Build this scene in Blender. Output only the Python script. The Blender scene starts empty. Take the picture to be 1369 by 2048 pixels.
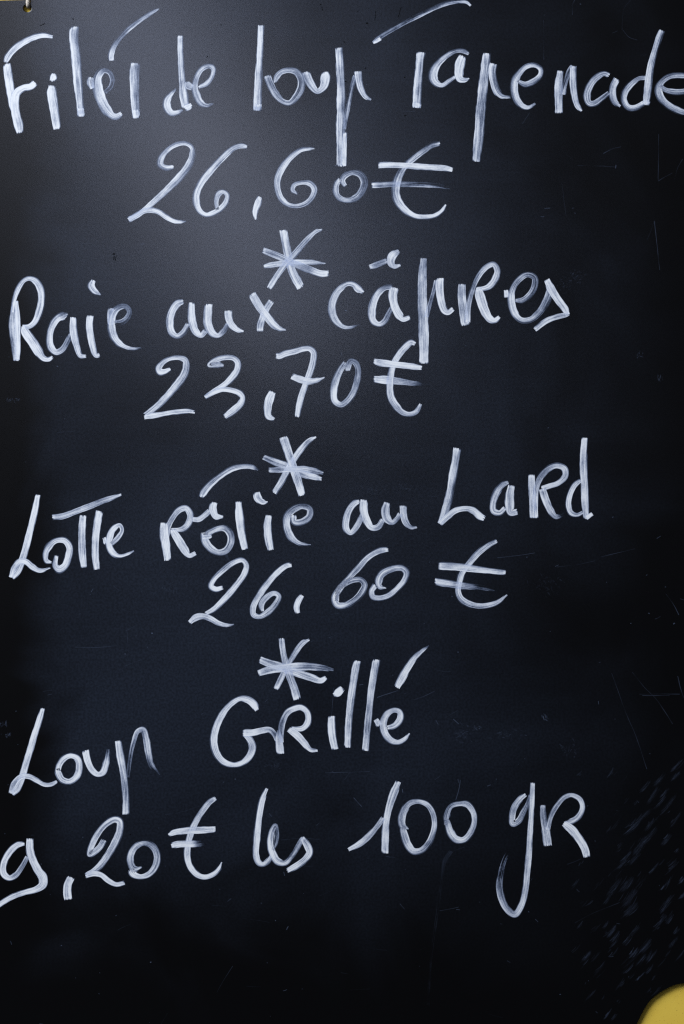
import bpy, bmesh, math, random
from mathutils import Vector

# ------------------------------------------------------------------ camera, light, exposure
sc = bpy.context.scene
C = sc.collection
PX = 0.6 / 1369.0            # one unit of the board's drawing grid in metres (board about 0.6 m wide)
CX, CY = 684.5, 1024.0       # grid point on the camera axis
CAM_D = 1.5

def bp(x, y, d=0.0):
    """grid point (x right, y down) on the board's face, d metres in front of it"""
    return Vector(((x - CX) * PX, -d, (CY - y) * PX))

cam = bpy.data.cameras.new('camera')
cam.sensor_fit = 'VERTICAL'; cam.sensor_height = 36.0
cam.lens = 36.0 * CAM_D / (2048 * PX)
cam.clip_start = 0.05; cam.clip_end = 100
co = bpy.data.objects.new('camera', cam); C.objects.link(co)
co.location = (0, -CAM_D, 0); co.rotation_euler = (math.pi / 2, 0, 0)
sc.camera = co

w = bpy.data.worlds.new('World'); sc.world = w; w.use_nodes = True
bg = w.node_tree.nodes['Background']
bg.inputs[0].default_value = (0.62, 0.72, 1.0, 1); bg.inputs[1].default_value = 0.02

def area(name, loc, target, sx, sy, power, col, roll=0.0, spread=180):
    l = bpy.data.lights.new(name, 'AREA'); l.shape = 'RECTANGLE'; l.size = sx; l.size_y = sy
    l.energy = power; l.color = col; l.spread = math.radians(spread)
    o = bpy.data.objects.new(name, l); C.objects.link(o); o.location = loc
    q = (Vector(target) - Vector(loc)).to_track_quat('-Z', 'Y')
    o.rotation_euler = q.to_euler()
    if roll: o.rotation_euler.rotate_axis('Z', math.radians(roll))
    return o
# the bright opening behind the photographer whose blurred mirror image is the sheen on the board
area('window_light', (-0.52, -3.9, 1.26), (-0.1, 0, 0.1), 0.24, 1.65, 12.6, (0.70, 0.765, 1.0), roll=31)
# soft light from high on the left, outside the board's mirror directions: lights the writing
area('soft_light', (-2.4, -2.3, 2.5), (0, 0, -0.1), 2.2, 2.2, 262, (0.88, 0.935, 1.0))

vs = sc.view_settings
vs.view_transform = 'Standard'; vs.look = 'None'; vs.gamma = 1.0; vs.exposure = 0.0; vs.use_curve_mapping = False
sc.cycles.transparent_max_bounces = 24
sc.cycles.max_bounces = 6
sc.cycles.use_denoising = False
sc.cycles.filter_width = 1.25
random.seed(7)

# ------------------------------------------------------------------ node helpers
class NT:
    def __init__(s, name):
        s.m = bpy.data.materials.new(name); s.m.use_nodes = True
        s.t = s.m.node_tree; s.t.nodes.clear()
        s.out = s.t.nodes.new('ShaderNodeOutputMaterial')
    def n(s, typ, **kw):
        nd = s.t.nodes.new(typ)
        for k, v in kw.items(): setattr(nd, k, v)
        return nd
    def put(s, sock, v):
        if hasattr(v, 'is_linked') or hasattr(v, 'links'): s.t.links.new(v, sock)
        else: sock.default_value = v
    def math(s, op, a, b=None, c=None, clamp=False):
        nd = s.n('ShaderNodeMath', operation=op); nd.use_clamp = clamp
        for i, v in enumerate((a, b, c)):
            if v is not None: s.put(nd.inputs[i], v)
        return nd.outputs[0]
    def xyz(s, a, b, c):
        nd = s.n('ShaderNodeCombineXYZ')
        for i, v in enumerate((a, b, c)): s.put(nd.inputs[i], v)
        return nd.outputs[0]
    def sep(s, v):
        nd = s.n('ShaderNodeSeparateXYZ'); s.put(nd.inputs[0], v); return nd.outputs
    def attr(s, name):
        nd = s.n('ShaderNodeAttribute'); nd.attribute_name = name; return nd.outputs['Vector']
    def noise(s, vec, scale=1.0, detail=2.0, rough=0.5, dist=0.0):
        nd = s.n('ShaderNodeTexNoise'); s.put(nd.inputs['Vector'], vec)
        nd.inputs['Scale'].default_value = scale; nd.inputs['Detail'].default_value = detail
        nd.inputs['Roughness'].default_value = rough; nd.inputs['Distortion'].default_value = dist
        return nd.outputs['Fac']
    def smooth(s, v, a, b, c=0.0, d=1.0):
        nd = s.n('ShaderNodeMapRange', interpolation_type='SMOOTHSTEP')
        s.put(nd.inputs[0], v); s.put(nd.inputs[1], a); s.put(nd.inputs[2], b)
        s.put(nd.inputs[3], c); s.put(nd.inputs[4], d)
        return nd.outputs[0]
    def mixc(s, f, a, b):
        nd = s.n('ShaderNodeMix', data_type='RGBA')
        s.put(nd.inputs[0], f); s.put(nd.inputs[6], a); s.put(nd.inputs[7], b)
        return nd.outputs[2]
    def bsdf(s, col, rough=0.5, spec=0.5, normal=None):
        b = s.n('ShaderNodeBsdfPrincipled')
        s.put(b.inputs['Base Color'], col); s.put(b.inputs['Roughness'], rough)
        s.put(b.inputs['Specular IOR Level'], spec)
        if normal is not None: s.put(b.inputs['Normal'], normal)
        return b.outputs[0]
    def bump(s, h, strength, dist):
        b = s.n('ShaderNodeBump'); b.inputs['Strength'].default_value = strength
        b.inputs['Distance'].default_value = dist; s.put(b.inputs['Height'], h); return b.outputs[0]
    def done(s, shader):
        s.t.links.new(shader, s.out.inputs['Surface']); return s.m

# ------------------------------------------------------------------ materials
def mat_board():
    t = NT('black_lacquered_board')
    pos = t.n('ShaderNodeTexCoord').outputs['Object']
    fine = t.noise(pos, 820, 1.5, 0.55)                 # orange-peel of the rolled paint
    mid = t.noise(pos, 260, 1, 0.5)
    h = t.math('ADD', fine, t.math('MULTIPLY', mid, 0.15))
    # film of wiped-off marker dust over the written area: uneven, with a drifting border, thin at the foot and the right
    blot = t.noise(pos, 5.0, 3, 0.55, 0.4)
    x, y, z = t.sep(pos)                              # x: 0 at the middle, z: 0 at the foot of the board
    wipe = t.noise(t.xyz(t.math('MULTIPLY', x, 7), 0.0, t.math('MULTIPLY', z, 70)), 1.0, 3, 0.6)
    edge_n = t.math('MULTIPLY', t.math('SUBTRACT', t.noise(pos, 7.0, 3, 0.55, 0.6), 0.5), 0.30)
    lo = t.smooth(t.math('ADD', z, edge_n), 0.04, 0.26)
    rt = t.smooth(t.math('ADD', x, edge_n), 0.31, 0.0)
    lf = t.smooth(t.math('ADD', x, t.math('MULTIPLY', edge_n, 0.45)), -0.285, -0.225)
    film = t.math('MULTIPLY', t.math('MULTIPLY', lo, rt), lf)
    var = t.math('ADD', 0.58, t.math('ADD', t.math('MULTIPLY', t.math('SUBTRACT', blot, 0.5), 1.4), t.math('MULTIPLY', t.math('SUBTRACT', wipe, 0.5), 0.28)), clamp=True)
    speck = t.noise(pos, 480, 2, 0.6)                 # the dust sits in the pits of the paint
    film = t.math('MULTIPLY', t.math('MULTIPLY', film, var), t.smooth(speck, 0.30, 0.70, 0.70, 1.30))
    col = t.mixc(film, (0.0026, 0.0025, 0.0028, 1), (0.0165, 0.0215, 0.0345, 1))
    rough = t.math('ADD', 0.195, t.math('MULTIPLY', blot, 0.06))
    return t.done(t.bsdf(col, rough, 0.5, t.bump(h, 0.05, 0.0003)))

def mat_chalk():
    t = NT('white_marker_paint')
    u, v, wid = t.sep(t.attr('pa'))
    dens, side, seed = t.sep(t.attr('pb'))
    s0, s1, gain = t.sep(t.attr('pc'))
    hw = t.math('MULTIPLY', wid, 0.5)
    ac = t.math('MULTIPLY', v, hw)
    sd = t.math('MULTIPLY', seed, 37.0)
    n1 = t.noise(t.xyz(t.math('MULTIPLY', u, 0.022), t.math('MULTIPLY', ac, 0.62), sd), 1.0, 2.0, 0.55)
    n2 = t.noise(t.xyz(t.math('MULTIPLY', u, 0.30), t.math('MULTIPLY', ac, 0.5), sd), 1.0, 1, 0.5)
    n3 = t.noise(t.xyz(t.math('MULTIPLY', u, 0.035), t.math('MULTIPLY', ac, 0.05), sd), 1.0, 1, 0.5)
    d1 = t.math('SUBTRACT', n1, 0.5)
    both = t.math('GREATER_THAN', side, 5.0)           # feathered on both sides
    fv = t.math('MULTIPLY', t.math('MULTIPLY', side, t.math('SUBTRACT', 1.0, both)), v)
    fz = t.math('MAXIMUM', t.math('MAXIMUM', fv, 0.0), t.math('MULTIPLY', both, t.math('ABSOLUTE', v)))
    de = t.math('MULTIPLY', hw, t.math('SUBTRACT', 1.0, t.math('ABSOLUTE', v)))
    edge = t.smooth(t.math('ADD', de, t.math('MULTIPLY', d1, 3.6)), 0.0,
                    t.math('ADD', 2.0, t.math('MULTIPLY', fz, t.math('MULTIPLY', hw, 0.95))))
    # ends: rounded a little and cut at the nib's own angle, with bristle fringe
    sl = t.math('MULTIPLY', t.math('SINE', t.math('MULTIPLY', seed, 5.7)), 0.32)
    cut = t.math('ADD', t.math('MULTIPLY', t.math('MULTIPLY', v, v), 0.38), t.math('MULTIPLY', v, sl))
    cut = t.math('MULTIPLY', cut, t.math('MINIMUM', hw, 12.0))
    end = t.smooth(t.math('SUBTRACT', t.math('ADD', t.math('MINIMUM', s0, s1), t.math('MULTIPLY', d1, 14.0)), cut), -0.5, 4.5)
    d2 = t.math('SUBTRACT', t.math('MULTIPLY', dens, 1.40), 0.57)
    body = t.math('SUBTRACT', d2, t.math('MULTIPLY', fz, 0.26))
    rim = t.math('MULTIPLY', t.smooth(t.math('ABSOLUTE', v), 0.45, 0.92), t.math('MULTIPLY', t.smooth(fv, 0.25, -0.4), 0.24))
    a = t.math('ADD', body, t.math('MULTIPLY', d1, 0.95))
    n4 = t.noise(t.xyz(t.math('MULTIPLY', u, 0.007), t.math('MULTIPLY', v, 1.5), t.math('ADD', sd, 9.0)), 1.0, 1, 0.5)
    dab = t.math('MULTIPLY', t.smooth(t.math('ADD', t.math('MINIMUM', s0, s1), t.math('MULTIPLY', d1, 8.0)), 9.0, 3.0), 0.22)   # pressed-down ends
    a = t.math('ADD', a, t.math('ADD', rim, t.math('MULTIPLY', t.math('SUBTRACT', n4, 0.5), 0.75)))
    a = t.math('ADD', a, t.math('MULTIPLY', dab, dens))
    a = t.math('ADD', a, t.math('MULTIPLY', t.math('SUBTRACT', n3, 0.5), 0.60))
    a = t.math('ADD', a, t.math('MULTIPLY', t.math('SUBTRACT', n2, 0.5), 0.28))
    a = t.smooth(a, -0.05, 1.0)
    a = t.math('MULTIPLY', t.math('MULTIPLY', a, gain), t.math('MULTIPLY', edge, end))
    col = t.mixc(a, (0.38, 0.51, 0.86, 1), (0.88, 0.90, 0.94, 1))
    sh = t.bsdf(col, 0.75, 0.25)
    mx = t.n('ShaderNodeMixShader'); t.put(mx.inputs[0], a)
    tr = t.n('ShaderNodeBsdfTransparent')
    t.put(mx.inputs[1], tr.outputs[0]); t.put(mx.inputs[2], sh)
    return t.done(mx.outputs[0])

def mat_wall():
    t = NT('yellow_plaster')
    pos = t.n('ShaderNodeTexCoord').outputs['Object']
    b = t.noise(pos, 14, 4, 0.6); f = t.noise(pos, 700, 2, 0.6); p = t.noise(pos, 900, 0, 0.5)
    col = t.mixc(t.smooth(b, 0.3, 0.7), (0.79, 0.53, 0.068, 1), (0.86, 0.61, 0.092, 1))
    pit = t.smooth(p, 0.76, 0.80)
    col = t.mixc(t.math('MULTIPLY', pit, 0.5), col, (0.26, 0.17, 0.03, 1))
    h = t.math('SUBTRACT', f, pit)
    return t.done(t.bsdf(col, 0.85, 0.2, t.bump(h, 0.12, 0.0003)))

def mat_cord():
    t = NT('off_white_cord')
    pos = t.n('ShaderNodeTexCoord').outputs['Object']
    n = t.noise(pos, 900, 3, 0.6)
    col = t.mixc(n, (0.58, 0.51, 0.43, 1), (0.80, 0.73, 0.64, 1))
    return t.done(t.bsdf(col, 0.9, 0.1, t.bump(n, 0.6, 0.0005)))

def mat_plain(name, col, rough=0.6, scale=300, spec=0.4):
    t = NT(name); pos = t.n('ShaderNodeTexCoord').outputs['Object']
    n = t.noise(pos, scale, 3, 0.6)
    c2 = tuple(min(1, c * 1.35) for c in col[:3]) + (1,)
    return t.done(t.bsdf(t.mixc(n, col, c2), rough, spec, t.bump(n, 0.3, 0.0004)))

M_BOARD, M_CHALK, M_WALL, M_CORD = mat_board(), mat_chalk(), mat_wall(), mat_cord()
M_PIT = mat_plain('bare_pit', (0.002, 0.002, 0.002, 1), 0.9, 300, 0.05)

# ------------------------------------------------------------------ object helpers
def link(name, me, mat, parent=None):
    o = bpy.data.objects.new(name, me); C.objects.link(o)
    if mat: me.materials.append(mat)
    if parent: o.parent = parent
    return o
def empty(name, parent=None, loc=(0, 0, 0)):
    o = bpy.data.objects.new(name, None); C.objects.link(o); o.location = loc
    o.empty_display_size = 0.02
    if parent: o.parent = parent
    return o

# ------------------------------------------------------------------ wall behind
bm = bmesh.new()
WALL_Y = 0.0042
vsx = [bm.verts.new((x, WALL_Y, z)) for x, z in ((-1.6, -1.4), (1.6, -1.4), (1.6, 1.4), (-1.6, 1.4))]
bm.faces.new(vsx); me = bpy.data.meshes.new('wall'); bm.to_mesh(me); bm.free()
wall = link('wall', me, M_WALL); wall['kind'] = 'structure'; wall['label'] = 'yellow plastered wall behind the black menu board'

# ------------------------------------------------------------------ the board: scooped corner, drilled hole, real thickness
BOARD_T = 0.0034
board = empty('menu_board', loc=bp(684.5, 2092))
board['label'] = 'black chalkboard menu with four fish dishes and prices written in white'
board['category'] = 'menu board'
board_inv = Vector(board.location)
NC, NR = (1391.5, 2088.0), 123.5
outline = [(-34, 1.2), (700, -16), (1432, -34)]
outline += [(1420, 2088 - 124 + 4)]
a0 = math.atan2(1968 - NC[1], 1420 - NC[0]); a1 = math.atan2(2092 - NC[1], 1268 - NC[0])
if a1 > 0: a1 -= 2 * math.pi
for k in range(1, 90):
    a = a0 + (a1 - a0) * k / 90
    r = NR + 0.9 * math.sin(a * 5.0) + 0.5 * math.sin(a * 13 + 1)
    outline.append((NC[0] + r * math.cos(a), NC[1] + r * math.sin(a)))
outline += [(1268, 2092), (600, 2100), (-34, 2108)]
cu = bpy.data.curves.new('panel', 'CURVE'); cu.dimensions = '2D'; cu.fill_mode = 'BOTH'
def spline(pts):
    s = cu.splines.new('POLY'); s.points.add(len(pts) - 1)
    for p, (x, y) in zip(s.points, pts): p.co = ((x - CX) * PX, (CY - y) * PX, 0, 1)
    s.use_cyclic_u = True
spline(outline)
spline([(55.2 + 8.1 * math.cos(a) * (1 + .02 * math.sin(3 * a)), 16 + 7.9 * math.sin(a)) for a in [2 * math.pi * k / 40 for k in range(40)]])
BEV = 0.0005
cu.extrude = BOARD_T / 2 - BEV; cu.bevel_depth = BEV; cu.bevel_resolution = 2; cu.offset = -BEV
tmp = bpy.data.objects.new('panel_tmp', cu); C.objects.link(tmp)
dg = bpy.context.evaluated_depsgraph_get()
me = bpy.data.meshes.new_from_object(tmp.evaluated_get(dg))
bpy.data.objects.remove(tmp); bpy.data.curves.remove(cu)
for vv in me.vertices:                                   # curve XY -> board XZ, face towards -Y at y = 0
    x, y, z = vv.co; vv.co = (x, BOARD_T / 2 - z, y)
    vv.co -= board_inv
me.update(); me.materials.clear()
me.name = 'panel'
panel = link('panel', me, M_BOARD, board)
for p in me.polygons: p.use_smooth = False

# ------------------------------------------------------------------ strokes of white marker
LAYER = [0]
def catmull(pts, step=1.6):
    """pts: list of (x, y, w, d); returns a dense list"""
    P = [pts[0]] + pts + [pts[-1]]
    def ext(a, b): return tuple(2 * a[i] - b[i] for i in range(2)) + a[2:]
    P[0] = ext(pts[0], pts[1]); P[-1] = ext(pts[-1], pts[-2])
    out = []
    for i in range(1, len(P) - 2):
        p0, p1, p2, p3 = P[i - 1], P[i], P[i + 1], P[i + 2]
        t0 = 0.0
        def tj(t, a, b): return t + max(1e-3, math.hypot(b[0] - a[0], b[1] - a[1])) ** 0.5
        t1 = tj(t0, p0, p1); t2 = tj(t1, p1, p2); t3 = tj(t2, p2, p3)
        L = math.hypot(p2[0] - p1[0], p2[1] - p1[1]); n = max(2, int(L / step))
        for k in range(n):
            f = k / n; t = t1 + (t2 - t1) * f
            q = []
            for c in range(2):
                A1 = (t1 - t) / (t1 - t0) * p0[c] + (t - t0) / (t1 - t0) * p1[c]
                A2 = (t2 - t) / (t2 - t1) * p1[c] + (t - t1) / (t2 - t1) * p2[c]
                A3 = (t3 - t) / (t3 - t2) * p2[c] + (t - t2) / (t3 - t2) * p3[c]
                B1 = (t2 - t) / (t2 - t0) * A1 + (t - t0) / (t2 - t0) * A2
                B2 = (t3 - t) / (t3 - t1) * A2 + (t - t1) / (t3 - t1) * A3
                q.append((t2 - t) / (t2 - t1) * B1 + (t - t1) / (t2 - t1) * B2)
            g = f * f * (3 - 2 * f)
            out.append((q[0], q[1], p1[2] + (p2[2] - p1[2]) * g, p1[3] + (p2[3] - p1[3]) * g))
    out.append(pts[-1])
    return out

NV = 7
class Strokes:
    def __init__(s): s.v = []; s.f = []; s.pa = []; s.pb = []; s.pc = []
    def add(s, pts, side=0.0, gain=1.0, step=1.6, lift=None, extra=None):
        if extra is None: extra = 2.6 if lift is None else 1.2
        D = catmull(pts, step)
        n = len(D); cum = [0.0]
        for i in range(1, n): cum.append(cum[-1] + math.hypot(D[i][0] - D[i - 1][0], D[i][1] - D[i - 1][1]))
        tot = cum[-1]; seed = random.random() * 10
        LAYER[0] += 1
        z = (0.00004 + 0.000012 * (LAYER[0] % 14)) if lift is None else lift
        # tangents, smoothed so the ribs do not cross at tight bends
        T = []
        for i in range(n):
            a, b = max(0, i - 3), min(n - 1, i + 3)
            dx, dy = D[b][0] - D[a][0], D[b][1] - D[a][1]; l = math.hypot(dx, dy) or 1
            T.append((dx / l, dy / l))
        base = len(s.v)
        for i in range(n):
            x, y, wd, dn = D[i]; tx, ty = T[i]; nx, ny = -ty, tx
            wob = 1 + 0.035 * math.sin(cum[i] * 0.11 + seed * 7) + 0.02 * math.sin(cum[i] * 0.37 + seed * 3)
            wd = wd * wob + extra
            for k in range(NV):
                v = -1 + 2 * k / (NV - 1)
                s.v.append(bp(x + nx * v * wd / 2, y + ny * v * wd / 2, z) - board_inv)
                s.pa += [cum[i], v, wd]; s.pb += [dn, side, seed]; s.pc += [cum[i] + 2.0, tot - cum[i] + 2.0, gain]
        for i in range(n - 1):
            for k in range(NV - 1):
                a = base + i * NV + k
                s.f.append((a, a + 1, a + NV + 1, a + NV))
    def build(s, name, parent, mat=None):
        me = bpy.data.meshes.new(name); me.from_pydata([tuple(v) for v in s.v], [], s.f)
        for nm, dat in (('pa', s.pa), ('pb', s.pb), ('pc', s.pc)):
            at = me.attributes.new(nm, 'FLOAT_VECTOR', 'POINT'); at.data.foreach_set('vector', dat)
        me.update()
        return link(name, me, mat or M_CHALK, parent)

REG = dict(A=(0, 0, 4.563), B=(200, 0, 4.563), C=(500, 0, 4.563), D=(740, 0, 4.563), E=(1000, 0, 3.710))
for k, (x, y) in dict(F=(240, 260), G=(500, 260), H=(730, 260), I=(0, 520), J=(280, 540), K=(600, 470), L=(820, 470),
                      M=(560, 640), N=(0, 960), O=(310, 860), P=(360, 1060), Q=(650, 940), R=(860, 860), S=(850, 1060),
                      T=(0, 1390), U=(400, 1260), V=(600, 1260), W=(0, 1570), X=(300, 1560), Y=(680, 1540), Z=(960, 1540)).items():
    REG[k] = (x, y, 4.003)

def parse(reg, txt, dflt=0.85):
    ox, oy, sc_ = REG[reg]; out = []
    for tok in txt.split():
        q = [float(e) for e in tok.split(',')]
        out.append((ox + q[0] / sc_, oy + q[1] / sc_, q[2] / sc_, q[3] if len(q) > 3 else dflt))
    return out

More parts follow.
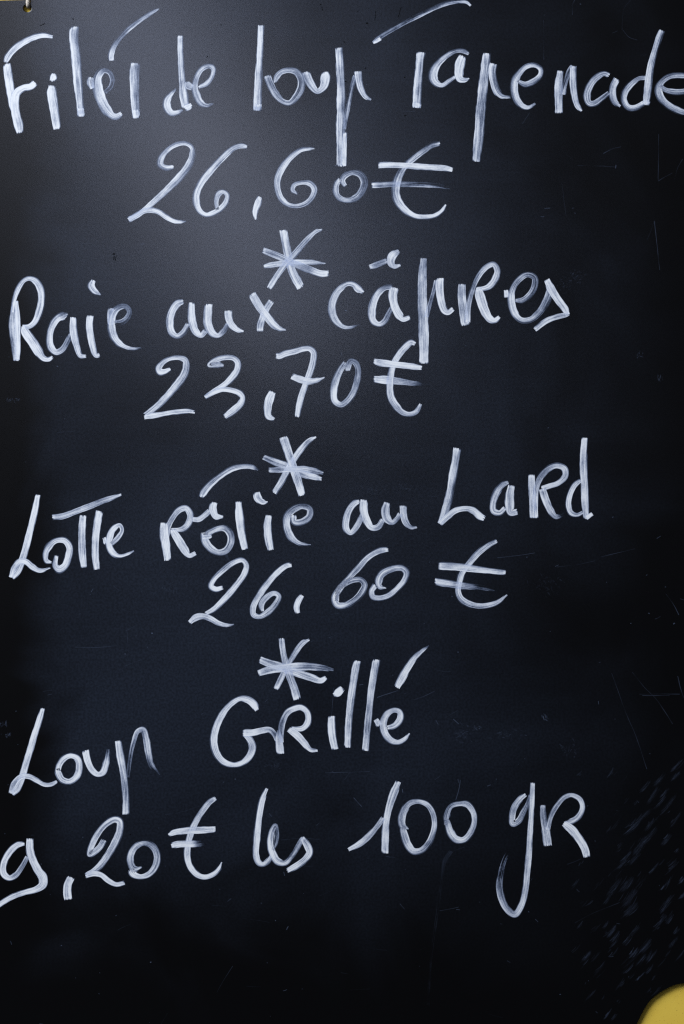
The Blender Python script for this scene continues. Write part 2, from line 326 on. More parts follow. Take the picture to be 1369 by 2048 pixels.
# (part, label of the line, [ (piece name, measuring square, [ (side, default density, points) ... ]) ... ])
TEXT = [
('dish_name', 'dish line reading Filet de loup Tapenade', [
 ('letter', 'A', [(-1, .95, "50,570,40 70,520,62 130,445,60 215,385,58 310,340,52 400,322,44 485,335,30,.8"),
                  (-.4, 1, "66,580,68 78,680,76 98,820,76 115,950,60 120,1020,30"),
                  (-.3, 1, "325,755,52 285,790,60 215,805,62 155,850,70 138,940,72 150,1050,78 172,1140,80 183,1215,56")]),
 ('letter', 'A', [(0, 1.05, "500,672,44 490,705,60 472,742,36"), (-.4, .98, "480,780,62 475,850,84 490,950,84 510,1080,76 525,1180,66")]),
 ('letter', 'A', [(-1, .92, "685,242,76 680,330,84 695,500,84 712,700,82 730,900,66 745,1065,62"), (0, .9, "738,985,58 746,1062,60")]),
 ('letter', 'A', [(0, .8, "835,705,50 828,750,58 845,810,40"),
                  (.6, .88, "965,850,40,.5 1020,795,52,.55 1035,720,52,.55 1000,650,52,.6 945,640,60,.7 895,700,75 890,800,90 915,890,100 965,990,95 1030,1060,56 1070,1065,55 1115,1038,40")]),
 ('letter', 'A', [(-1, .78, "1015,555,50,.9 1015,500,52,.9 1050,410,42 1150,290,38 1270,190,38 1369,125,34 1410,102,28 1452,80,8"),
                  (-.7, .82, "1240,575,84 1232,700,88 1235,850,82 1242,1000,70 1250,1080,60"), (0, .9, "1240,1000,64 1250,1078,60")]),
 ('letter', 'B', [(1, .92, "695,810,12,.6 650,860,40 612,920,66 612,980,75 655,1035,60 710,1030,38 760,1005,20,.6"),
                  (-.6, .88, "735,325,48 735,450,48 745,600,50 755,750,58 770,880,76 788,985,72"), (0, .95, "775,990,50 810,975,55 840,958,36")]),
 ('letter', 'B', [(0, .8, "805,745,40,.7 808,780,66 850,800,50"),
                  (1, .85, "900,797,32 980,765,40 1030,690,40 1035,620,42 990,600,40,.75 930,630,45 885,700,50 865,790,58 880,870,70 920,940,62 970,965,36 1040,950,10,.6")]),
 ('letter', 'C', [(-.7, .88, "105,230,52 98,400,54 90,550,56 82,700,66 75,850,70 72,1010,70"), (0, .9, "74,950,70 72,1012,66,.6")]),
 ('letter', 'C', [(.6, .82, "155,690,65 185,770,68 235,860,62 300,925,45 360,940,45 420,890,60,.75 470,800,70,.7 470,720,70,.7 430,660,60,.75 360,640,45,.75 290,655,45 245,700,50 230,755,28")]),
 ('letter', 'C', [(.3, .88, "510,655,70 530,720,72 570,790,66 615,835,40,.8 655,815,50 682,770,75 692,700,82,.95 690,655,55,.95")]),
 ('letter', 'C', [(-.8, .85, "815,435,64 825,600,70 835,800,75 835,1000,80 835,1200,85 838,1400,80 835,1520,80"),
                  (0, .6, "862,1180,30,.5 890,1020,30 925,830,32 962,690,40"), (-.4, .85, "990,650,65 1000,740,60 1020,820,55 1055,880,40 1108,910,12,.6"),
                  (0, .95, "868,1210,30 862,1350,36 855,1515,45")]),
 ('letter', 'D', [(-1, .66, "30,390,26 65,355,42 150,300,42 300,215,38 450,140,36 600,70,36 720,25,34 820,14,26,.75 885,20,30,.75 922,52,16,.75"),
                  (0, 1, "32,393,16 58,378,26 100,352,26"),
                  (-.6, .86, "468,475,80 458,550,66 450,650,70 442,750,72 435,850,76 428,985,76"), (0, .9, "435,935,70 428,985,64")]),
 ('letter', 'D', [(1, .88, "905,490,28,.75 850,465,42,.7 790,465,36,.7 720,495,40 640,560,55 585,640,80 575,710,85 605,760,65 660,780,40 720,745,34 785,700,28"),
                  (-.3, .9, "850,510,60 825,580,85 815,660,80 825,715,70 860,730,40 908,716,10")]),
 ('letter', 'D', [(-.4, .82, "1068,485,60 1058,600,80 1040,750,85 1025,900,85 1010,1050,85,.75 1000,1200,85 985,1350,78 972,1475,68"),
                  (-.7, .85, "1130,580,68 1118,640,66 1130,740,66 1160,830,62 1200,875,45 1240,885,24 1285,885,16,.6")]),
 ('letter', 'E', [(1, .84, "130,600,24 185,628,40 260,600,42 305,555,38 305,510,36 260,482,32,.75 200,490,38 150,535,45 110,600,55 105,670,58 125,740,55 170,790,40 210,800,28 265,770,12,.6")]),
 ('letter', 'E', [(-.5, .88, "450,525,44 440,620,55 438,720,60 440,840,56"), (0, .7, "465,700,40,.6 490,610,30 515,530,32 542,490,34"),
                  (-.5, .84, "545,490,46 545,600,46 555,700,45 575,780,40 608,825,16")]),
 ('letter', 'E', [(.8, .84, "812,560,36 775,545,34 710,580,45 660,650,55 645,710,55 660,765,40 700,770,40,.75 760,730,36,.65 812,690,30,.65"),
                  (.6, .84, "868,585,52 840,640,50 835,700,48 855,760,42 895,790,16")]),
 ('letter', 'E', [(1, .82, "1085,575,34,.65 1030,580,36,.7 970,625,45 925,690,48 920,750,45 955,800,42 1010,800,40 1070,765,36"),
                  (-.5, .85, "1203,225,38 1175,300,42 1145,400,44 1120,500,48 1105,600,55 1095,700,50 1085,780,44"), (0, 1, "1092,740,50 1085,778,44")]),
 ('letter', 'E', [(.8, .78, "1190,635,22 1230,670,34 1300,685,42,.7 1369,680,42,.7 1440,660,36 1470,610,34 1440,570,34 1369,560,34 1280,562,36 1220,590,42 1178,650,50 1190,720,55 1240,775,52 1310,815,46 1369,835,38 1440,830,24")]),
]),
('price', 'price line reading 26,60 euros under the Filet de loup', [
 ('digit', 'F', [(-1, .92, "432,296,32 370,305,42 325,280,50 325,235,50 370,170,40,.85 440,120,38,.85 520,105,34 575,135,38 585,200,50,.85 550,290,60,.85 470,390,60 370,490,56 270,580,50 200,640,40 130,690,34 70,720,40,.85"),
                 (-.3, .9, "70,722,40,.8 140,680,40 190,648,36 250,640,40 310,655,40 370,695,38 430,727,30 480,735,22 530,728,8,.5")]),
 ('digit', 'F', [(1, .9, "1020,132,26 970,125,42 910,145,38 830,215,46 740,310,54 660,410,58 615,500,55 610,580,55 640,650,45 690,680,34 750,665,38 800,635,40 850,580,42,.8 860,520,38,.8 830,495,32,.8 790,510,50,.75 770,570,40,.75 778,640,24,.75")]),
 ('comma', 'F', [(-.4, 1, "1125,535,36 1105,590,50 1085,650,40 1088,718,14")]),
 ('digit', 'G', [(1, .86, "518,148,8,.7 470,150,24 410,160,32 330,215,46 260,300,56 220,390,56 220,470,52 250,550,45 310,600,36 380,612,34 450,590,40 505,530,45 520,470,48 480,425,45 410,420,32,.8 355,440,36 342,480,34 382,514,8")]),
 ('digit', 'G', [(-.8, .82, "765,450,30 740,410,40 755,370,50,.75 820,340,38,.75 885,355,50,.7 920,410,60,.65 905,480,55,.65 850,545,50,.75 780,565,36 710,540,48 687,490,50 695,430,42 722,392,30")]),
 ('euro_sign', 'H', [(.8, .82, "603,108,30,.75 540,120,40,.7 470,165,46,.7 390,225,50,.7 320,290,52,.7 270,370,60,.75 245,460,66,.8 255,550,64 310,630,55,.9 390,685,42,.95 470,697,38,.95 560,685,34,.95 620,645,28,.95 650,598,12"),
                     (0, .95, "108,283,42 180,280,42 300,283,42 420,292,44 560,300,42 650,307,38 703,320,32"),
                     (-.6, .8, "55,442,42,1 130,438,48 250,432,42,.72 380,432,42,.68 500,438,38,.62 600,448,30,.5 680,467,8,.35")]),
]),
('asterisk', None, [('asterisk', 'G', [
    (0, .84, "270,800,60 285,900,56 310,1020,60 340,1130,60 380,1210,68 410,1265,68,1"),
    (-.4, .86, "580,797,8 530,815,28 450,890,40 380,970,44 300,1060,46 230,1150,48 180,1230,44 155,1270,36"),
    (0, .82, "105,963,42 180,990,50,.75 260,1025,50,.75 380,1080,50,.75 480,1120,50,.8 570,1150,50,.95 632,1150,40,1.05"),
    (.3, .9, "112,1092,26 180,1080,44 280,1068,50 380,1062,46 480,1060,36 606,1070,8,.7")])]),
('dish_name', 'dish line reading Raie aux capres with a circumflex', [
 ('letter', 'I', [(.3, .92, "130,325,30 118,400,60,.85 108,500,70,.85 112,600,66,.85 126,700,62 128,808,40"), (0, .95, "132,330,24 142,450,36 144,600,40 145,700,36 140,800,30"),
                  (-.7, .92, "100,420,24,.8 112,330,28 150,220,38 195,162,36 240,147,36 290,170,46 330,240,55 335,330,52 315,420,52 280,500,46 235,535,36 180,535,28"),
                  (-.3, .98, "180,530,40 215,590,75 265,660,72 310,730,70 350,785,48 390,795,32 424,775,18")]),
 ('letter', 'I', [(.6, .9, "545,430,16,.6 505,445,65,.7 460,470,50 415,540,50 398,620,50 410,700,55 450,740,45 500,720,50,.75 545,650,40,.65 570,590,30,.6"),
                  (-.3, .95, "590,458,48 588,540,56 600,620,54 620,700,48 645,765,36 692,770,24")]),
 ('letter', 'I', [(.4, .9, "748,160,36 732,205,56 755,245,45 808,280,10,.7"), (-.2, .92, "725,445,54 718,520,54 730,620,52 750,710,48 770,765,34 800,760,34,.8")]),
 ('letter', 'I', [(0, .85, "895,385,44 885,440,46 888,520,46"),
                  (1, .9, "915,500,30,.6 975,500,42,.6 1025,460,42,.65 1040,410,38,.65 1010,370,34,.7 960,375,45,.7 910,420,60,.85 892,510,60 905,600,62 950,665,55 1010,700,30 1070,712,18,.8 1135,703,5,.5")]),
 ('letter', 'J', [(.5, .95, "350,250,32,.8 300,270,60 255,340,60 238,420,60 255,500,55 300,530,36 345,505,44,.8 390,430,36,.75"),
                  (.2, .95, "415,260,50 412,340,58 420,420,60 445,490,56 490,525,36 530,485,36,.75")]),
 ('letter', 'J', [(.2, .92, "550,272,56 545,350,66 545,430,66 575,500,56 625,525,34 670,490,40,.75 705,430,30,.65"),
                  (.2, .92, "705,325,58,.8 710,380,60 735,440,56 780,480,36 832,490,12")]),
 ('letter', 'J', [(0, .8, "1055,248,46 1015,310,48 985,380,46,.9 965,440,50 962,492,48,1"),
                  (0, .92, "895,190,60 950,280,60 1010,360,60 1070,435,55 1120,470,34 1170,480,6,.7")]),
 ('letter', 'K', [(.7, .84, "510,460,22 470,430,58 430,395,42,.75 380,390,36,.8 310,440,50 265,520,60 255,600,60 280,680,55 340,735,36 400,742,24,.75 490,718,5,.4")]),
 ('letter', 'K', [(.5, .88, "740,420,40,.75 690,420,36,.75 630,460,50 585,550,60 575,630,60 590,690,50 635,715,36 680,690,40,.75 720,620,40,.65 750,560,30,.6"),
                  (0, .93, "760,420,62 745,480,65 760,570,60 795,640,58 825,675,36 882,660,34"),
                  (0, .72, "558,257,28,.85 610,240,44 700,205,36"), (0, .95, "795,128,30,.75 740,170,70 730,220,60 755,250,36 808,240,14")]),
 ('letter', 'K', [(0, .8, "992,185,46,.72 985,300,60 980,450,66 985,600,72 992,750,76 993,900,70 992,1030,66,.95"),
                  (0, .62, "1015,660,32,.5 1040,560,26 1065,470,24 1092,365,26"), (0, .93, "1118,345,62 1120,430,60 1130,520,56 1155,600,50 1185,620,40 1228,590,36")]),
 ('letter', 'L', [(0, .78, "418,392,54 415,480,60 425,580,66 445,725,60,.9"),
                  (-.5, .9, "460,700,40 470,560,40,.72 500,440,34,.68 550,330,36,.75 610,260,38 670,235,38 700,280,42 685,350,50 640,410,50 590,430,36 530,435,36"),
                  (0, 1, "550,430,60 565,500,76 595,590,70 640,670,60 680,685,40 718,655,26")]),
 ('letter', 'L', [(0, .88, "772,440,34 778,500,40"),
                  (.5, .84, "845,525,28,.65 900,525,42,.65 960,480,45,.65 1000,410,50,.62 1000,340,45,.6 940,315,38,.65 870,360,45,.75 825,430,45 810,520,55,.9 835,620,55,.9 890,680,40 960,680,42,.75 1030,630,55,.68 1085,550,60,.65 1120,470,60,.65 1125,400,40,.6")]),
 ('letter', 'L', [(0, .98, "1095,358,44 1130,430,60 1180,510,55 1240,590,50 1268,640,30"), (0, .9, "1272,625,34 1240,640,34 1180,655,40 1090,690,40 1000,757,38,.85")]),
]),
('price', 'price line reading 23,70 euros under the Raie', [
 ('digit', 'J', [(-.8, .92, "246,793,22,.85 200,815,40 165,815,60,1 150,790,50 185,740,38 240,710,34 310,702,36,.85 365,720,46,.85 375,780,55,.78 350,850,60,.82 290,930,60,.85 210,1020,55 130,1100,45 45,1168,46,.85"),
                 (0, .95, "35,1178,30,.85 110,1165,40 200,1150,32 300,1135,32 380,1130,30 442,1137,20")]),
 ('digit', 'J', [(-.6, .95, "672,762,22,.75 620,760,45,.85 555,762,34 600,725,45 680,700,36 750,705,38 785,740,50 780,800,50 740,860,50 680,920,46 600,970,40 525,1018,26,.8"),
                 (-.6, .95, "520,1018,28,.8 590,980,36 660,955,38 730,960,42 800,985,50 825,1020,45 810,1070,55 760,1120,55 680,1178,40")]),
 ('comma', 'J', [(0, .92, "1065,975,52 1040,1030,66 1025,1100,56 1030,1170,50 1078,1195,20,.8")]),
 ('digit', 'M', [(-.5, .95, "-31,288,44 0,288,42 40,270,45 120,250,45 190,230,42 240,230,40 270,260,46 268,330,48 250,400,48 215,490,46 185,580,48 160,670,48 140,777,40"),
                 (0, .9, "95,450,44 160,475,50 220,490,46 290,485,36 360,460,5")]),
 ('digit', 'M', [(-.5, .84, "545,408,32 545,370,50 570,325,32,.7 610,345,45,.65 630,400,44,.65 620,490,50,.68 590,580,50,.7 540,650,44,.8 490,680,42 440,650,52,.95 430,570,55,.95 445,490,55,.9 480,410,50 525,340,36,.8")]),
 ('euro_sign', 'M', [(.5, .88, "1085,192,30,1 1050,180,46 1000,220,48 950,280,48 910,350,50 890,430,50 880,520,52,.95 890,620,55,.95 930,690,55 980,740,45 1040,755,36 1095,735,40 1128,672,24"),
                     (0, .92, "752,332,42 830,345,50 950,360,50 1060,372,46 1138,383,34"), (0, .9, "752,473,46 850,480,60 950,492,50,.8 1060,505,34,.65 1190,520,5,.4")]),
]),
('asterisk', None, [('asterisk', 'O', [
    (0, .86, "870,215,40,.7 960,255,50,.8 1060,290,50,.85 1160,340,60,.85 1250,370,50,.95 1338,390,28,.95"),
    (-.3, .9, "1292,56,14,1 1230,90,40,.85 1160,170,44 1080,290,46 1010,420,46 955,505,40"),
    (0, .86, "1030,55,64 1060,150,60 1100,270,62 1140,390,62 1180,525,52,1"),
    (0, .84, "912,322,34 1000,318,42 1100,312,42,.92 1200,315,50 1280,330,44,.75 1350,345,16,.6")])]),
('dish_name', 'dish line reading Lotte Rotie au Lard', [
 ('letter', 'N', [(-.2, 1, "305,118,38 285,230,46 250,380,48 215,520,50 180,640,55,.92 140,730,55,.9 98,782,42"),
                  (0, .95, "90,780,30,.85 115,700,38,.85 165,650,40 210,655,40 260,695,44 320,725,34 405,703,6")]),
 ('letter', 'N', [(-.6, .95, "415,658,16,1 375,650,38 365,590,42 395,530,50,.88 450,485,38,.88 520,485,46 560,540,50 550,620,55 520,690,55 475,715,60 445,690,42 452,605,28")]),
 ('letter', 'N', [(0, .84, "420,298,34 500,290,40 600,255,40,.88 720,210,42 850,160,38,.85 974,117,14,.9"), (0, .95, "668,283,46 660,380,52 658,480,54 662,600,54 675,702,46")]),
 ('letter', 'N', [(0, .93, "800,248,52 780,350,56 768,470,54 765,600,50 780,717,46")]),
 ('letter', 'N', [(0, .9, "835,460,20 855,510,40"), (.6, .95, "895,515,28,.75 950,460,40 980,400,32,.85 960,360,30,.85 910,390,45 880,450,55 875,530,50 910,590,46 960,610,28 1020,595,22 1075,568,6,.6")]),
 ('letter', 'O', [(0, .92, "75,742,60 75,830,66 90,930,62 105,1045,56"), (-.5, .9, "95,900,40,.8 105,780,40 150,690,42 200,635,46 250,625,42,.95 285,670,50 275,740,50 230,790,45,.8 180,800,30 125,800,28"),
                  (0, .95, "140,800,50 190,880,60 240,960,60 275,1005,36 328,985,30")]),
 ('letter', 'O', [(.5, .86, "395,820,55 405,890,60 450,950,55 510,980,42 570,965,50,.78 610,900,55,.75 605,830,55,.75 560,785,45,.75 500,790,42 440,820,45 395,850,46"), (0, .9, "380,865,46 420,858,40 456,850,24"),
                  (0, .82, "300,715,34 350,715,40 400,680,40 440,645,36"), (0, .97, "475,578,50 465,630,55 490,690,50 548,695,16")]),
 ('letter', 'O', [(-.8, .9, "370,538,36,1 390,500,55,.95 440,440,46,.85 530,365,42,.9 620,310,42 710,290,38 780,295,36 828,322,8,.6"), (-.4, .92, "672,573,46 680,700,62 695,820,60 722,957,50")]),
 ('letter', 'O', [(0, .95, "815,498,48 825,545,60 860,575,40 905,578,10"), (-.3, .92, "915,683,48 905,760,60 910,860,58 930,962,50")]),
 ('letter', 'O', [(.4, .86, "1108,680,50 1115,735,46 1180,735,50,.8 1240,690,50,.76 1240,630,45,.76 1180,610,42,.75 1110,635,50,.78 1060,690,55 1055,770,55,.9 1085,850,56,.9 1140,900,36 1190,915,20 1250,918,5,.6")]),
 ('letter', 'Q', [(.4, .88, "278,250,28 240,265,46 195,320,50 170,400,55 170,470,50 205,505,36 245,470,44,.78 285,400,40,.7 300,350,30,.6"),
                  (0, .93, "318,238,55 312,320,60 335,400,60 375,460,40 425,455,40,.78 468,395,36,.75")]),
 ('letter', 'Q', [(0, .88, "500,260,48,.82 485,330,64,.82 500,390,60 540,420,34 580,390,36,.7 605,350,36,.7"), (0, .82, "628,285,55 630,350,50 650,420,45 690,460,26 738,456,14,.7")]),
 ('letter', 'R', [(-.7, .92, "222,145,58 205,250,58 180,400,58 155,540,58,.85 125,650,60,.8 85,752,45"), (0, .9, "80,752,40,.85 140,695,44 210,645,42 290,630,38 350,645,46 400,690,50,1 438,712,44,1")]),
 ('letter', 'R', [(.5, .88, "628,415,28,.75 580,440,46,.75 530,510,50 505,590,50 510,650,50 560,665,40 605,625,36,.85"), (0, .9, "655,443,50 640,520,66 640,600,66 650,660,50 702,655,40")]),
 ('letter', 'R', [(0, .84, "815,358,45,.95 815,460,50 825,560,55,.78 828,705,48"), (-.4, .85, "852,705,28,1 845,580,40 850,480,40,.75 885,380,46,.7 950,310,45,.78 1020,285,42 1080,310,45,.95 1085,370,45 1030,425,40,.95 960,450,36,.95 895,470,34"),
                  (0, .92, "900,470,48 925,550,55 965,640,50 1010,695,36,.85 1075,672,22,.45")]),
 ('letter', 'R', [(.8, .9, "1208,400,30,.75 1160,440,40 1120,520,46 1108,600,46 1130,665,40 1180,680,30,.75 1228,658,30,.7"), (-.5, .94, "1240,62,46 1232,180,56 1233,320,56 1240,450,56 1245,570,56 1255,712,45"), (0, .95, "1250,705,36 1302,670,24")]),
]),
('price', 'price line reading 26,60 euros under the Lotte Rotie', [
 ('digit', 'P', [(-.5, .94, "346,462,32,1.1 290,475,40,1.05 250,450,40 270,400,36 330,335,38,.86 420,265,38,.86 500,240,36 535,280,38 520,350,46 450,450,46 360,550,46 280,630,42,.88 208,672,28,.85"),
                 (0, .92, "78,742,32 130,700,50,.85 190,690,38,.85 250,710,40 310,745,34 370,762,24 435,757,6,.6")]),
 ('digit', 'P', [(.5, .92, "895,275,36,1.05 850,285,42 780,340,44 700,430,46 630,530,45 585,620,50 590,680,42 640,695,36,.85 710,655,46,.85 770,590,40,.78 795,530,36,.85 760,505,38,.85 700,530,46,.8 655,590,44,.85 660,652,28,.9")]),
 ('comma', 'P', [(0, .9, "980,523,34,.82 950,570,42 935,620,42 942,667,34,1")]),
 ('digit', 'Q', [(.6, .84, "508,635,34,.95 440,645,44 350,695,46,.78 260,790,46,.78 180,880,42,.76 110,960,50 75,1030,50,.9 100,1085,50 160,1085,42 230,1050,46,.76 290,990,50,.76 320,920,46,.76 290,880,42,.78 230,880,42 170,905,40 110,955,30 98,1050,28,.9")]),
 ('digit', 'Q', [(-.5, .84, "492,945,8 440,935,40 430,890,60,.76 460,830,55,.76 540,790,50,.76 620,785,46,.76 655,820,46,.76 640,880,42 590,940,38,.92 520,1000,40 440,1025,42 385,1015,46 375,970,42,.95 405,920,40")]),
 ('euro_sign', 'S', [(.5, .88, "578,88,28,.8 510,120,40,.78 430,180,44,.74 360,260,44,.78 300,340,46 275,420,45 265,490,45 290,550,46 360,595,46 440,610,42 520,600,38,.95 590,575,30 660,518,8"),
                     (-.6, .88, "110,285,56,1 200,290,60 320,300,60 430,315,50 540,328,40 648,340,34,.92"), (-.6, .82, "80,410,48,.95 170,425,56 270,440,55,.72 370,452,45,.62 460,462,36,.5 560,482,8,.3")]),
]),
('asterisk', None, [('asterisk', 'P', [
    (0, .85, "640,1038,54,.8 720,1070,60,.8 820,1100,60,.8 930,1140,60 1050,1180,56 1130,1205,44,.95 1172,1180,30,1"),
    (0, .86, "1038,878,14 985,905,36 920,990,40 860,1090,40 805,1200,44 768,1275,36,1"),
    (0, .86, "815,866,40 825,960,40 845,1060,46 880,1170,56 920,1280,60 940,1358,54,1"),
    (0, .86, "628,1147,44 720,1120,55 830,1105,60 950,1095,60 1070,1095,55,.78 1160,1105,45,.66 1232,1120,10,.5")])]),
('dish_name', 'dish line reading Loup Grille with an acute accent', [
 ('letter', 'T', [(-.2, 1.02, "345,106,30 315,210,44 275,330,46 240,450,48 205,570,50,.92 175,670,50,.88 140,750,50,.88 98,792,38,.88"), (0, .92, "90,788,34,.85 115,710,40,.85 170,655,36 230,652,34 290,680,36 360,715,30 410,715,26 460,693,20")]),
 ('letter', 'T', [(-.5, .92, "465,605,45 475,560,45,.85 510,510,45,.86 570,485,42 625,510,50 640,580,50,.86 620,650,50 560,695,46 500,680,50 470,630,50 460,588,36")]),
 ('letter', 'T', [(0, .95, "685,443,50 705,530,50 740,600,46 785,635,34 825,620,45,.88 850,550,46,.82 872,435,28,.35")]),
 ('letter', 'T', [(-.6, .92, "948,366,52 965,480,56 985,590,56,.86 1002,700,50,.75 1010,830,50,.75 1012,957,54,.95"), (0, .75, "1024,660,18,.5 1045,500,24,.6 1070,380,28,.65 1105,290,36,.8 1145,280,46 1170,350,44 1190,460,46 1215,560,40,.6 1280,638,6,.3")]),
 ('letter', 'U', [(.4, .95, "462,642,40,1.05 430,590,60,1.05 380,555,50 320,550,36 240,600,42 170,690,50 125,800,56 112,900,56 135,990,55 190,1055,46 270,1082,38 340,1065,42 400,1010,50,.88 425,940,60,.8 405,880,55,.88 360,830,34"),
                  (0, 1, "345,825,52 420,822,50 500,805,45,.95 560,800,40,.85 600,840,34,.7 620,880,36,.7")]),
 ('letter', 'U', [(0, .88, "630,800,20,.5 635,880,60,.86 645,992,58"), (-.4, .95, "655,900,30,.75 650,820,40,.7 660,740,46,.7 700,660,46,.8 750,630,42 810,620,46,1 860,660,46,1 865,740,46 820,790,40,.88 735,790,28"),
                  (0, .97, "712,792,44 780,845,56 840,910,50 890,960,30 943,962,18,.85")]),
 ('letter', 'U', [(0, 1.1, "1142,462,44 1110,500,60 1072,522,30"), (-.3, .92, "1055,688,54 1055,780,56 1065,870,56 1085,957,52")]),
 ('letter', 'V', [(-.4, .93, "462,246,54 440,360,56 420,480,56 402,620,54 390,760,50,.88 382,942,52,.95")]),
 ('letter', 'V', [(-.5, .93, "615,236,55 595,350,56 575,480,54 560,620,50,.88 545,760,50,.82 527,967,50,.92")]),
 ('letter', 'V', [(0, .88, "608,715,38 640,765,50"), (.5, .9, "695,785,34,.85 760,765,45,.85 805,710,50,.82 800,655,42,.82 755,640,38,.82 700,670,50,.85 668,740,56 680,820,58 725,880,50 785,900,36 840,875,34 880,828,8,.7"),
                  (-.5, .97, "775,460,48 815,385,60 865,300,55 920,220,40,.88 980,165,28,.8 1035,122,4,.5")]),
]),
('price', 'price line reading 9,20 euros les 100 gR', [
 ('digit', 'W', [(.3, .95, "198,468,26 140,480,46 75,540,46 30,630,50 30,710,50 75,745,38 125,725,44,.78 175,660,36,.75 222,575,28,.7"),
                 (0, .95, "240,428,52 240,520,55 265,600,55 305,680,60 345,740,64 340,800,60 290,835,44 200,860,36 100,895,36 0,955,36 -60,990,30")]),
 ('comma', 'W', [(0, .95, "572,738,56,.85 545,800,60 540,860,60 548,918,56")]),
 ('digit', 'W', [(-.5, .9, "838,440,40,.75 800,500,46,.85 745,545,50 715,560,32 725,510,44 770,410,50,.78 840,320,46,.8 920,275,46 960,290,50 960,370,55,.85 920,470,55,.85 860,570,50 800,650,50 750,690,40 688,725,42,.88"),
                 (0, .95, "685,727,32,.85 750,710,36 810,720,34 870,765,40 930,795,30 1000,783,26,.8")]),
 ('digit', 'W', [(-.4, .86, "1138,658,8 1075,672,55 1045,620,50 1050,550,50 1090,490,46,.8 1160,465,38,.8 1225,490,50,.8 1260,560,50,.78 1250,640,50,.78 1200,710,46 1130,735,38 1070,715,55,1 1045,675,45")]),
 ('euro_sign', 'X', [(.5, .92, "528,143,30,.85 480,175,40,.82 420,250,45,.86 370,330,46 330,420,48 305,520,48 300,620,50 325,700,50 380,760,44 440,778,36,1 510,755,36 555,710,28 577,658,5,.7"),
                     (0, .95, "150,440,20 200,420,40 300,405,50 400,402,50 527,395,44"), (0, .92, "172,525,38 230,513,50 320,513,50,.85 400,510,42,.5 445,508,24,.25")]),
 ('letter', 'X', [(.5, .98, "937,66,20 900,160,44 880,260,46 865,370,50 855,490,50 850,600,48 870,660,42 905,675,36 945,650,40,.8 978,605,30,.7")]),
 ('letter', 'X', [(.4, .86, "985,560,20,.5 1010,500,30,.6 1015,420,36,.6 1005,365,36,.7 975,420,42 965,510,46,.95 985,590,55,.92 1020,650,55 1080,665,38 1140,610,40,.7 1190,530,40,.7 1225,460,30,.85")]),
 ('letter', 'X', [(-.3, .94, "1220,458,36 1265,530,55 1280,580,48 1240,640,46,.86 1170,690,46 1100,728,36,.95")]),
 ('digit', 'Y', [(0, .9, "472,92,40,.85 430,190,60,.85 395,300,50 375,400,50 365,520,54 362,667,56"), (0, .82, "350,380,30 300,450,34 230,530,44 160,590,44,.88 68,638,28,.95")]),
 ('digit', 'Y', [(-.6, .84, "552,470,8 505,450,50 495,390,60,.8 515,320,55,.78 560,265,42,.78 625,250,32 700,275,42 745,340,42 760,420,42,.8 750,500,44,.78 710,590,46,.78 650,645,46 590,650,50 545,600,55 515,520,60 500,455,40")]),
 ('digit', 'Y', [(-.6, .84, "850,440,30,.75 855,360,50,.76 890,290,36,.78 950,270,34 1020,275,46 1070,340,42 1080,420,42 1050,500,45,.78 990,560,46 930,555,60 890,510,60,.9 865,440,50 858,395,36,.75")]),
 ('letter', 'Z', [(.5, .87, "368,195,28 320,235,46 275,300,50 258,380,50,.92 265,430,50,.92 310,410,46 350,340,40,.78 385,260,30,.74 405,200,24,.68"),
                  (.2, .88, "424,102,34 418,220,38 412,350,40 402,500,40 395,650,42 380,800,44 365,950,44 335,1080,44 280,1155,45 215,1110,48,.78 175,1030,50,.74 158,930,50,.64 170,830,44,.5 200,720,34,.38 255,612,5,.2")]),
 ('letter', 'Z', [(0, .82, "505,280,36 512,400,44,.76 530,500,60 545,608,56,.9"), (-.5, .84, "542,480,36,.75 570,370,32,.76 620,280,34 680,215,36 740,200,32 805,235,38 825,300,40,.92 795,370,44 740,410,44 675,425,18"),
                  (0, .97, "672,425,46 740,480,60 800,560,60 840,630,56 857,698,46")]),
]),
]

for part, lab, pieces in TEXT:
    if part == 'asterisk':
        for nm, reg, strokes in pieces:
            s = Strokes()
            for side, dn, txt in strokes: s.add(parse(reg, txt, dn), side)
            s.build('asterisk', board)
        continue
    line = empty(part, board); line['label'] = lab + ' in white marker'
    for nm, reg, strokes in pieces:
        s = Strokes()
        for side, dn, txt in strokes: s.add(parse(reg, txt, dn), side)
        s.build(nm, line)

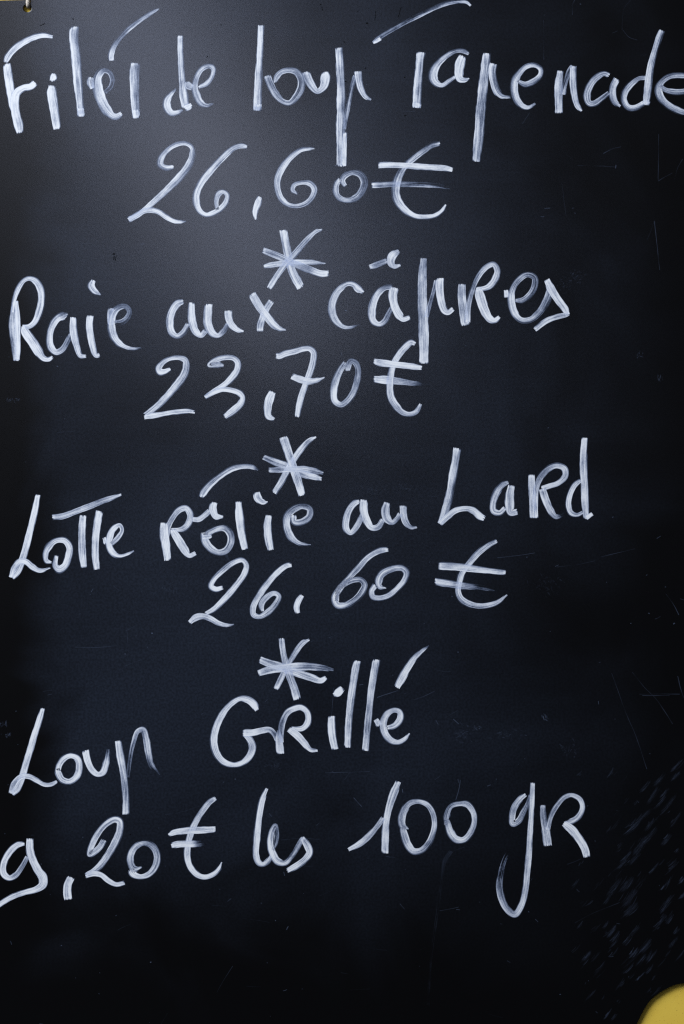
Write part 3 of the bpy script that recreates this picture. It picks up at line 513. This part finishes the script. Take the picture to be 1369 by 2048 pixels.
# ------------------------------------------------------------------ wear: scratches, specks, wiped marker, ghost stroke
R = random.Random(11)
s = Strokes()
SCR = [  # fine scratches seen on the paint: points in grid units, width, strength
 ("1207,307 1222,299 1243,294", 1.5, .5), ("1318,268 1317,360", 1.2, .28), ("1309,442 1320,540", 1.4, .4), ("1294,480 1306,452 1309,442", 1.1, .18),
 ("1317,362 1328,355 1345,346", 1.2, .22), ("1349,360 1356,335 1366,318", 1.1, .22), ("1155,331 1200,332 1231,334", 1.1, .22), ("1124,365 1132,430", 1.1, .16),
 ("1233,330 1232,337", 2.5, .5), ("1089,417 1101,416", 2.0, .5), ("1114,1134 1150,1130 1190,1122", 1.1, .3), ("1202,1114 1235,1106 1270,1098", 1.1, .32),
 ("1314,1077 1322,1072", 1.4, .35), ("1332,1187 1347,1209 1358,1230", 1.5, .4), ("1310,1238 1316,1236 1322,1232", 2.0, .5), ("1297,1226 1300,1227", 2.2, .7),
 ("1347,1248 1350,1246", 2.4, .55), ("1262,1246 1263,1247", 2.5, .9), ("1265,1344 1290,1375 1310,1395 1346,1448", 1.2, .34), ("1224,1346 1250,1420 1275,1480 1294,1538", 1.2, .32),
 ("1279,1388 1320,1388 1360,1388", 1.3, .3), ("1285,1391 1340,1391", 1.1, .24), ("1356,1352 1362,1378 1368,1396", 1.4, .35), ("1197,1402 1198,1409", 2.0, .6),
 ("1228,1551 1235,1542", 1.5, .5), ("1198,1326 1202,1325", 2.0, .5), ("150,1294 180,1295 223,1293", 1.1, .4), ("249,1333 265,1326 282,1319", 1.1, .4), ("86,1383 106,1380", 1.1, .35),
 ("95,1390 104,1388", 1.4, .35), ("227,1171 238,1180", 1.1, .4), ("252,1262 270,1252", 1.2, .35), ("255,1265 256,1285", 1.2, .2), ("708,1595 724,1613", 1.7, .6), ("805,1578 806,1585", 2.0, .65),
 ("912,1600 918,1580 921,1560", 1.2, .55), ("916,1558 918,1566", 2.2, .6), ("880,1822 905,1817 918,1814", 1.2, .35), ("800,1807 810,1819", 2.2, .55), ("772,1713 793,1716", 1.2, .45),
 ("650,1545 700,1545 740,1543", 1.1, .38), ("755,1395 775,1388 796,1381", 1.3, .45), ("828,1400 845,1394 870,1382", 1.5, .3), ("719,1370 727,1369", 1.6, .5), ("872,1440 877,1449", 1.4, .5),
 ("907,1438 918,1448", 1.3, .45), ("663,1433 666,1400 668,1375", 1.1, .3), ("658,1275 670,1271 677,1266", 1.2, .5), ("995,1115 1030,1112 1070,1106", 1.1, .4), ("530,1404 537,1398", 1.5, .5),
 ("569,1265 571,1258", 1.2, .2), ("562,1680 600,1677 640,1679", 1.1, .26), ("330,1630 370,1622 400,1612", 1.1, .22), ("455,1803 463,1797", 1.3, .35), ("485,1836 540,1845", 1.1, .22),
 ("62,1670 72,1670", 1.6, .4), ("1150,0 1146,8 1145,30", 1.2, .4), ("1262,0 1250,14 1246,30 1245,60", 1.1, .25), ("1246,60 1258,74 1275,80", 1.2, .25), ("1224,66 1230,64 1236,61", 1.4, .45),
 ("1088,40 1088,120", 1.1, .3), ("1060,225 1045,248", 1.2, .2), ("790,222 830,223", 1.0, .3), ("805,124 810,520", .01, .0), ("806,583 808,606", 1.2, .5), ("690,621 694,622", 2.4, .7),
 ("563,1152 569,1149", 1.1, .35), ("560,1147 571,1146", 1.2, .4), ("352,1170 355,1192", 1.3, .25), ("240,1030 275,1010", 1.1, .2), ("140,1075 160,1060", 1.1, .2), ("712,1090 740,1076", 1.2, .25),
 ("350,395 362,396", 1.2, .3), ("491,494 493,498", 1.8, .5), ("660,1230 680,1226", 1.0, .2), ("1077,1844 1071,1838", 1.8, .35), ("1240,1805 1180,1830 1150,1846", 1.0, .2), ("434,1985 448,1960 466,1932", 1.3, .22),
 ("870,1560 880,1553", 1.3, .3), ("690,1560 700,1545", 1.0, .2), ("700,1980 740,1978", 1.0, .15), ("115,865 150,862", 1.0, .2), ("160,767 164,768", 1.5, .4)]
for txt, wd, g in SCR:
    if g <= 0: continue
    pts = [tuple(float(e) for e in q.split(',')) for q in txt.split()]
    s.add([(x, y, wd * .7, .9) for x, y in pts], 0, g * .24, 3.0, 0.00003)
for k in range(230):                                   # small random nicks and specks, fewer on the glossy upper part
    x = R.uniform(0, 1369); y = 2048 * R.random() ** .75
    L = R.choice([1.5, 1.5, 2, 3, 3, 5, 8, 14, 30]); a = R.choice([R.uniform(-.6, .25), R.uniform(0, 6.28)])
    wd = R.uniform(.5, 1.2) if L > 3 else R.uniform(1.0, 1.9)
    g = R.uniform(.05, .18) if L < 10 else R.uniform(.012, .03)
    bx_, by_ = x + L * math.cos(a), y + L * math.sin(a)
    s.add([(x, y, wd, .9), ((x + bx_) / 2 + R.uniform(-.06, .06) * L, (y + by_) / 2 + R.uniform(-.06, .06) * L, wd, .9), (bx_, by_, wd, .8)], 0, g, 3.0, 0.00003)
o = s.build('scratches', board); o['kind'] = 'stuff'; o['label'] = 'fine pale scratches and specks in the black paint'

s = Strokes()
def wipe(x, y, L, wd, g, ang=-52, bend=.18):
    """a bundle of fine curved bristle lines"""
    a = math.radians(ang); dx, dy = math.cos(a), math.sin(a)
    for j in range(max(2, int(wd / 1.1))):
        off = R.gauss(0, .33) * wd; sh = R.gauss(0, .16) * L; l = L * R.uniform(.35, 1.0); w_ = R.uniform(.5, 2.0); p = []
        for k in range(4):
            t = k / 3 - .5; b = bend * l * (t * t - .25)
            p.append((x + dx * (l * t + sh) - dy * off + dy * b, y + dy * (l * t + sh) + dx * off - dx * b, w_ * [.7, 1, 1, .6][k], [.6, .95, .9, .55][k]))
        s.add(p, 0, g * R.uniform(.25, 1.0), 3.0, 0.00003)
# smears traced on the lower right: centre x, y, length, width, strength
for q in [(1318, 1560, 30, 12, .16), (1290, 1572, 26, 9, .16), (1305, 1590, 44, 10, .18), (1330, 1584, 24, 5, .30), (1272, 1605, 18, 6, .2), (1350, 1552, 24, 9, .2), (1353, 1530, 30, 7, .14),
          (1278, 1640, 60, 10, .2), (1262, 1655, 40, 7, .16), (1300, 1648, 40, 7, .12), (1334, 1610, 50, 8, .14), (1298, 1672, 44, 11, .18), (1332, 1678, 28, 9, .26), (1280, 1690, 40, 14, .13),
          (1252, 1712, 26, 8, .2), (1243, 1728, 26, 8, .12), (1270, 1715, 30, 12, .1), (1308, 1735, 28, 6, .14), (1228, 1775, 46, 12, .16), (1216, 1795, 30, 8, .12), (1252, 1770, 36, 16, .1), (1258, 1795, 40, 18, .12),
          (1262, 1818, 34, 14, .12), (1326, 1772, 16, 5, .26), (1338, 1800, 26, 12, .16), (1330, 1812, 30, 8, .16), (1322, 1840, 28, 9, .16), (1338, 1835, 24, 12, .12), (1363, 1760, 14, 7, .26), (1364, 1790, 14, 6, .2),
          (1222, 1862, 30, 9, .2), (1230, 1872, 26, 8, .18), (1212, 1848, 22, 5, .16), (1256, 1878, 34, 8, .22), (1268, 1862, 26, 8, .16), (1268, 1905, 24, 11, .34), (1290, 1892, 34, 14, .17), (1282, 1920, 30, 9, .14),
          (1302, 1912, 30, 10, .14), (1280, 1952, 22, 5, .3), (1298, 1938, 24, 8, .22), (1306, 1955, 12, 3, .22), (1172, 1912, 22, 8, .2), (1196, 1940, 40, 6, .09), (1180, 1990, 26, 4, .12), (1214, 2028, 22, 4, .26),
          (1228, 2034, 18, 3, .16), (1160, 1850, 20, 6, .1), (1352, 1862, 18, 7, .14), (1345, 1885, 26, 8, .12), (1360, 1910, 30, 6, .12), (1335, 1905, 20, 6, .1), (1240, 1690, 16, 5, .1), (1192, 1912, 30, 5, .07),
          (1354, 1700, 10, 5, .2), (1345, 1732, 30, 5, .12), (1350, 1640, 34, 6, .12), (1322, 1600, 36, 5, .14)]:
    x, y, L, wd, g = q
    a_ = math.radians(-50 + R.uniform(-8, 8)); dx, dy = math.cos(a_) * L * .85, math.sin(a_) * L * .85
    s.add([(x - dx, y - dy, wd * .4, .25), (x - dx * .3 + 1.5, y - dy * .3 + 1, wd * 1.1, .65), (x + dx * .4 + 1.5, y + dy * .4 + 1, wd * 1.0, .6), (x + dx, y + dy, wd * .3, .2)], 9, g * .36, 2.5, 0.00003)
    for k in range(1):
        wipe(x + R.uniform(-3, 3) * k, y + R.uniform(-3, 3) * k, L * R.uniform(.8, 1.05), wd * R.uniform(.6, 1), g * .40, -50 + R.uniform(-9, 7), R.uniform(.1, .28))
for k in range(60):
    wipe(R.uniform(1150, 1368), R.uniform(1540, 2020), R.uniform(10, 34), R.uniform(2, 7), R.uniform(.015, .05), -50 + R.uniform(-12, 10), R.uniform(.1, .3))
# dusty patches left by the sponge
for x, y, L, wd, g, a in [(1150, 556, 44, 26, .06, -12), (1130, 572, 30, 20, .05, -20), (930, 1470, 50, 26, .06, 20), (1010, 1468, 60, 14, .05, 8), (1136, 1500, 40, 24, .05, 80), (950, 1456, 22, 8, .12, 15),
                          (1318, 756, 12, 10, .10, 60), (1280, 708, 10, 8, .12, 70), (1092, 1434, 9, 8, .2, 40), (548, 1528, 60, 30, .03, 30), (800, 975, 60, 16, .05, -15), (740, 980, 40, 18, .04, -10), (14, 1470, 28, 6, .18, 80),
                          (10, 1450, 24, 5, .14, 100), (26, 800, 36, 8, .14, 65), (1094, 1170, 46, 40, .03, 60), (320, 1180, 60, 14, .04, 85), (456, 1115, 12, 12, .12, 60), (557, 1530, 24, 6, .09, 120)]:
    for k in range(int(6 + L * wd / 40)):
        wipe(x + R.gauss(0, .25) * L, y + R.gauss(0, .3) * wd, R.uniform(3, 12), 2.2, g * R.uniform(.3, 1.1), a + R.gauss(0, 35), .1)
# an older, washed-out line below the 100
s.add([(903, 1702, 8, .7), (890, 1722, 9, .7), (885, 1745, 6, .6), (878, 1800, 7, .5), (868, 1870, 6, .5), (860, 1950, 6, .5), (857, 2010, 5, .4)], 0, .045, 3, 0.00003)
o = s.build('wiped_marker_smears', board); o['kind'] = 'stuff'; o['label'] = 'faint diagonal smears of wiped white marker'

s = Strokes()
for txt, wd in [("732,47 735,46 737,48", 2.2), ("641,8 643,10", 1.6), ("644,13 646,21", .7), ("751,22 751,32 750,42", .7), ("738,16 739,17", 2), ("716,22 717,23", 2), ("797,34 800,24 803,14", .9), ("81,52 86,49 91,47", 1.1), ("226,508 231,508", 2.2), ("229,512 228,520", 1.6), ("233,510 231,522", 1.0), ("146,37 147,40", 1.6),
                ("414,116 416,112", 1.2), ("442,48 443,51", 1.4), ("688,83 690,85", 1.4), ("730,138 733,135", 1.4), ("809,156 811,154", 1.6), ("809,232 813,230", 1.6), ("260,1668 262,1670", 1.6), ("570,1363 575,1364", 1.0), ("690,162 694,164", 1.4)]:
    pts = [tuple(float(e) for e in q.split(',')) for q in txt.split()]
    s.add([(x, y, wd, 1.0) for x, y in pts], 0, 1, 2.0, 0.00002, 0.3)
o = s.build('paint_chips', board, M_PIT); o['kind'] = 'stuff'; o['label'] = 'small dark chips in the paint'

# ------------------------------------------------------------------ hanging cord through the drilled hole
def tube(name, pts, rad, mat, parent, nseg=14, twist=0.0, lobes=3, amp=0.0):
    P = [Vector(p) for p in pts]; dense = []
    for i in range(len(P) - 1):
        p0 = P[max(0, i - 1)]; p1 = P[i]; p2 = P[i + 1]; p3 = P[min(len(P) - 1, i + 2)]
        for k in range(14):
            t = k / 14
            dense.append(0.5 * ((2 * p1) + (p2 - p0) * t + (2 * p0 - 5 * p1 + 4 * p2 - p3) * t * t + (3 * p1 - p0 - 3 * p2 + p3) * t ** 3))
    dense.append(P[-1]); bm = bmesh.new(); rings = []; up = Vector((1, 0, 0)); L = 0
    for i, p in enumerate(dense):
        t = (dense[min(i + 1, len(dense) - 1)] - dense[max(i - 1, 0)]).normalized()
        a = (up - t * up.dot(t)).normalized(); b = t.cross(a)
        if i: L += (p - dense[i - 1]).length
        ring = []
        for k in range(nseg):
            th = 2 * math.pi * k / nseg
            r = rad * (1 + amp * math.cos(lobes * th + twist * L))
            ring.append(bm.verts.new(p + a * math.cos(th) * r + b * math.sin(th) * r))
        rings.append(ring)
    for r0, r1 in zip(rings, rings[1:]):
        for k in range(nseg): bm.faces.new((r0[k], r0[(k + 1) % nseg], r1[(k + 1) % nseg], r1[k]))
    bm.faces.new(rings[0][::-1]); bm.faces.new(rings[-1])
    bmesh.ops.recalc_face_normals(bm, faces=bm.faces)
    me = bpy.data.meshes.new(name); bm.to_mesh(me); bm.free()
    for f in me.polygons: f.use_smooth = True
    return link(name, me, mat, parent)
cr = 4.3 * PX
cord = tube('hanging_cord', [bp(57, 11.0, -0.0030), bp(57, 11.4, -0.0020), bp(57.2, 11.0, -0.0004), bp(57.3, 9.0, 0.0010), bp(57.4, 3, 0.0019), bp(57.6, -8, 0.0020), bp(58.5, -40, 0.0020), bp(62, -120, 0.0), bp(66, -230, -0.008)],
            cr, M_CORD, None, twist=2600, lobes=3, amp=0.10)
cord['label'] = 'off-white cord looped through the small hole in the top corner of the black board'
cord['category'] = 'cord'
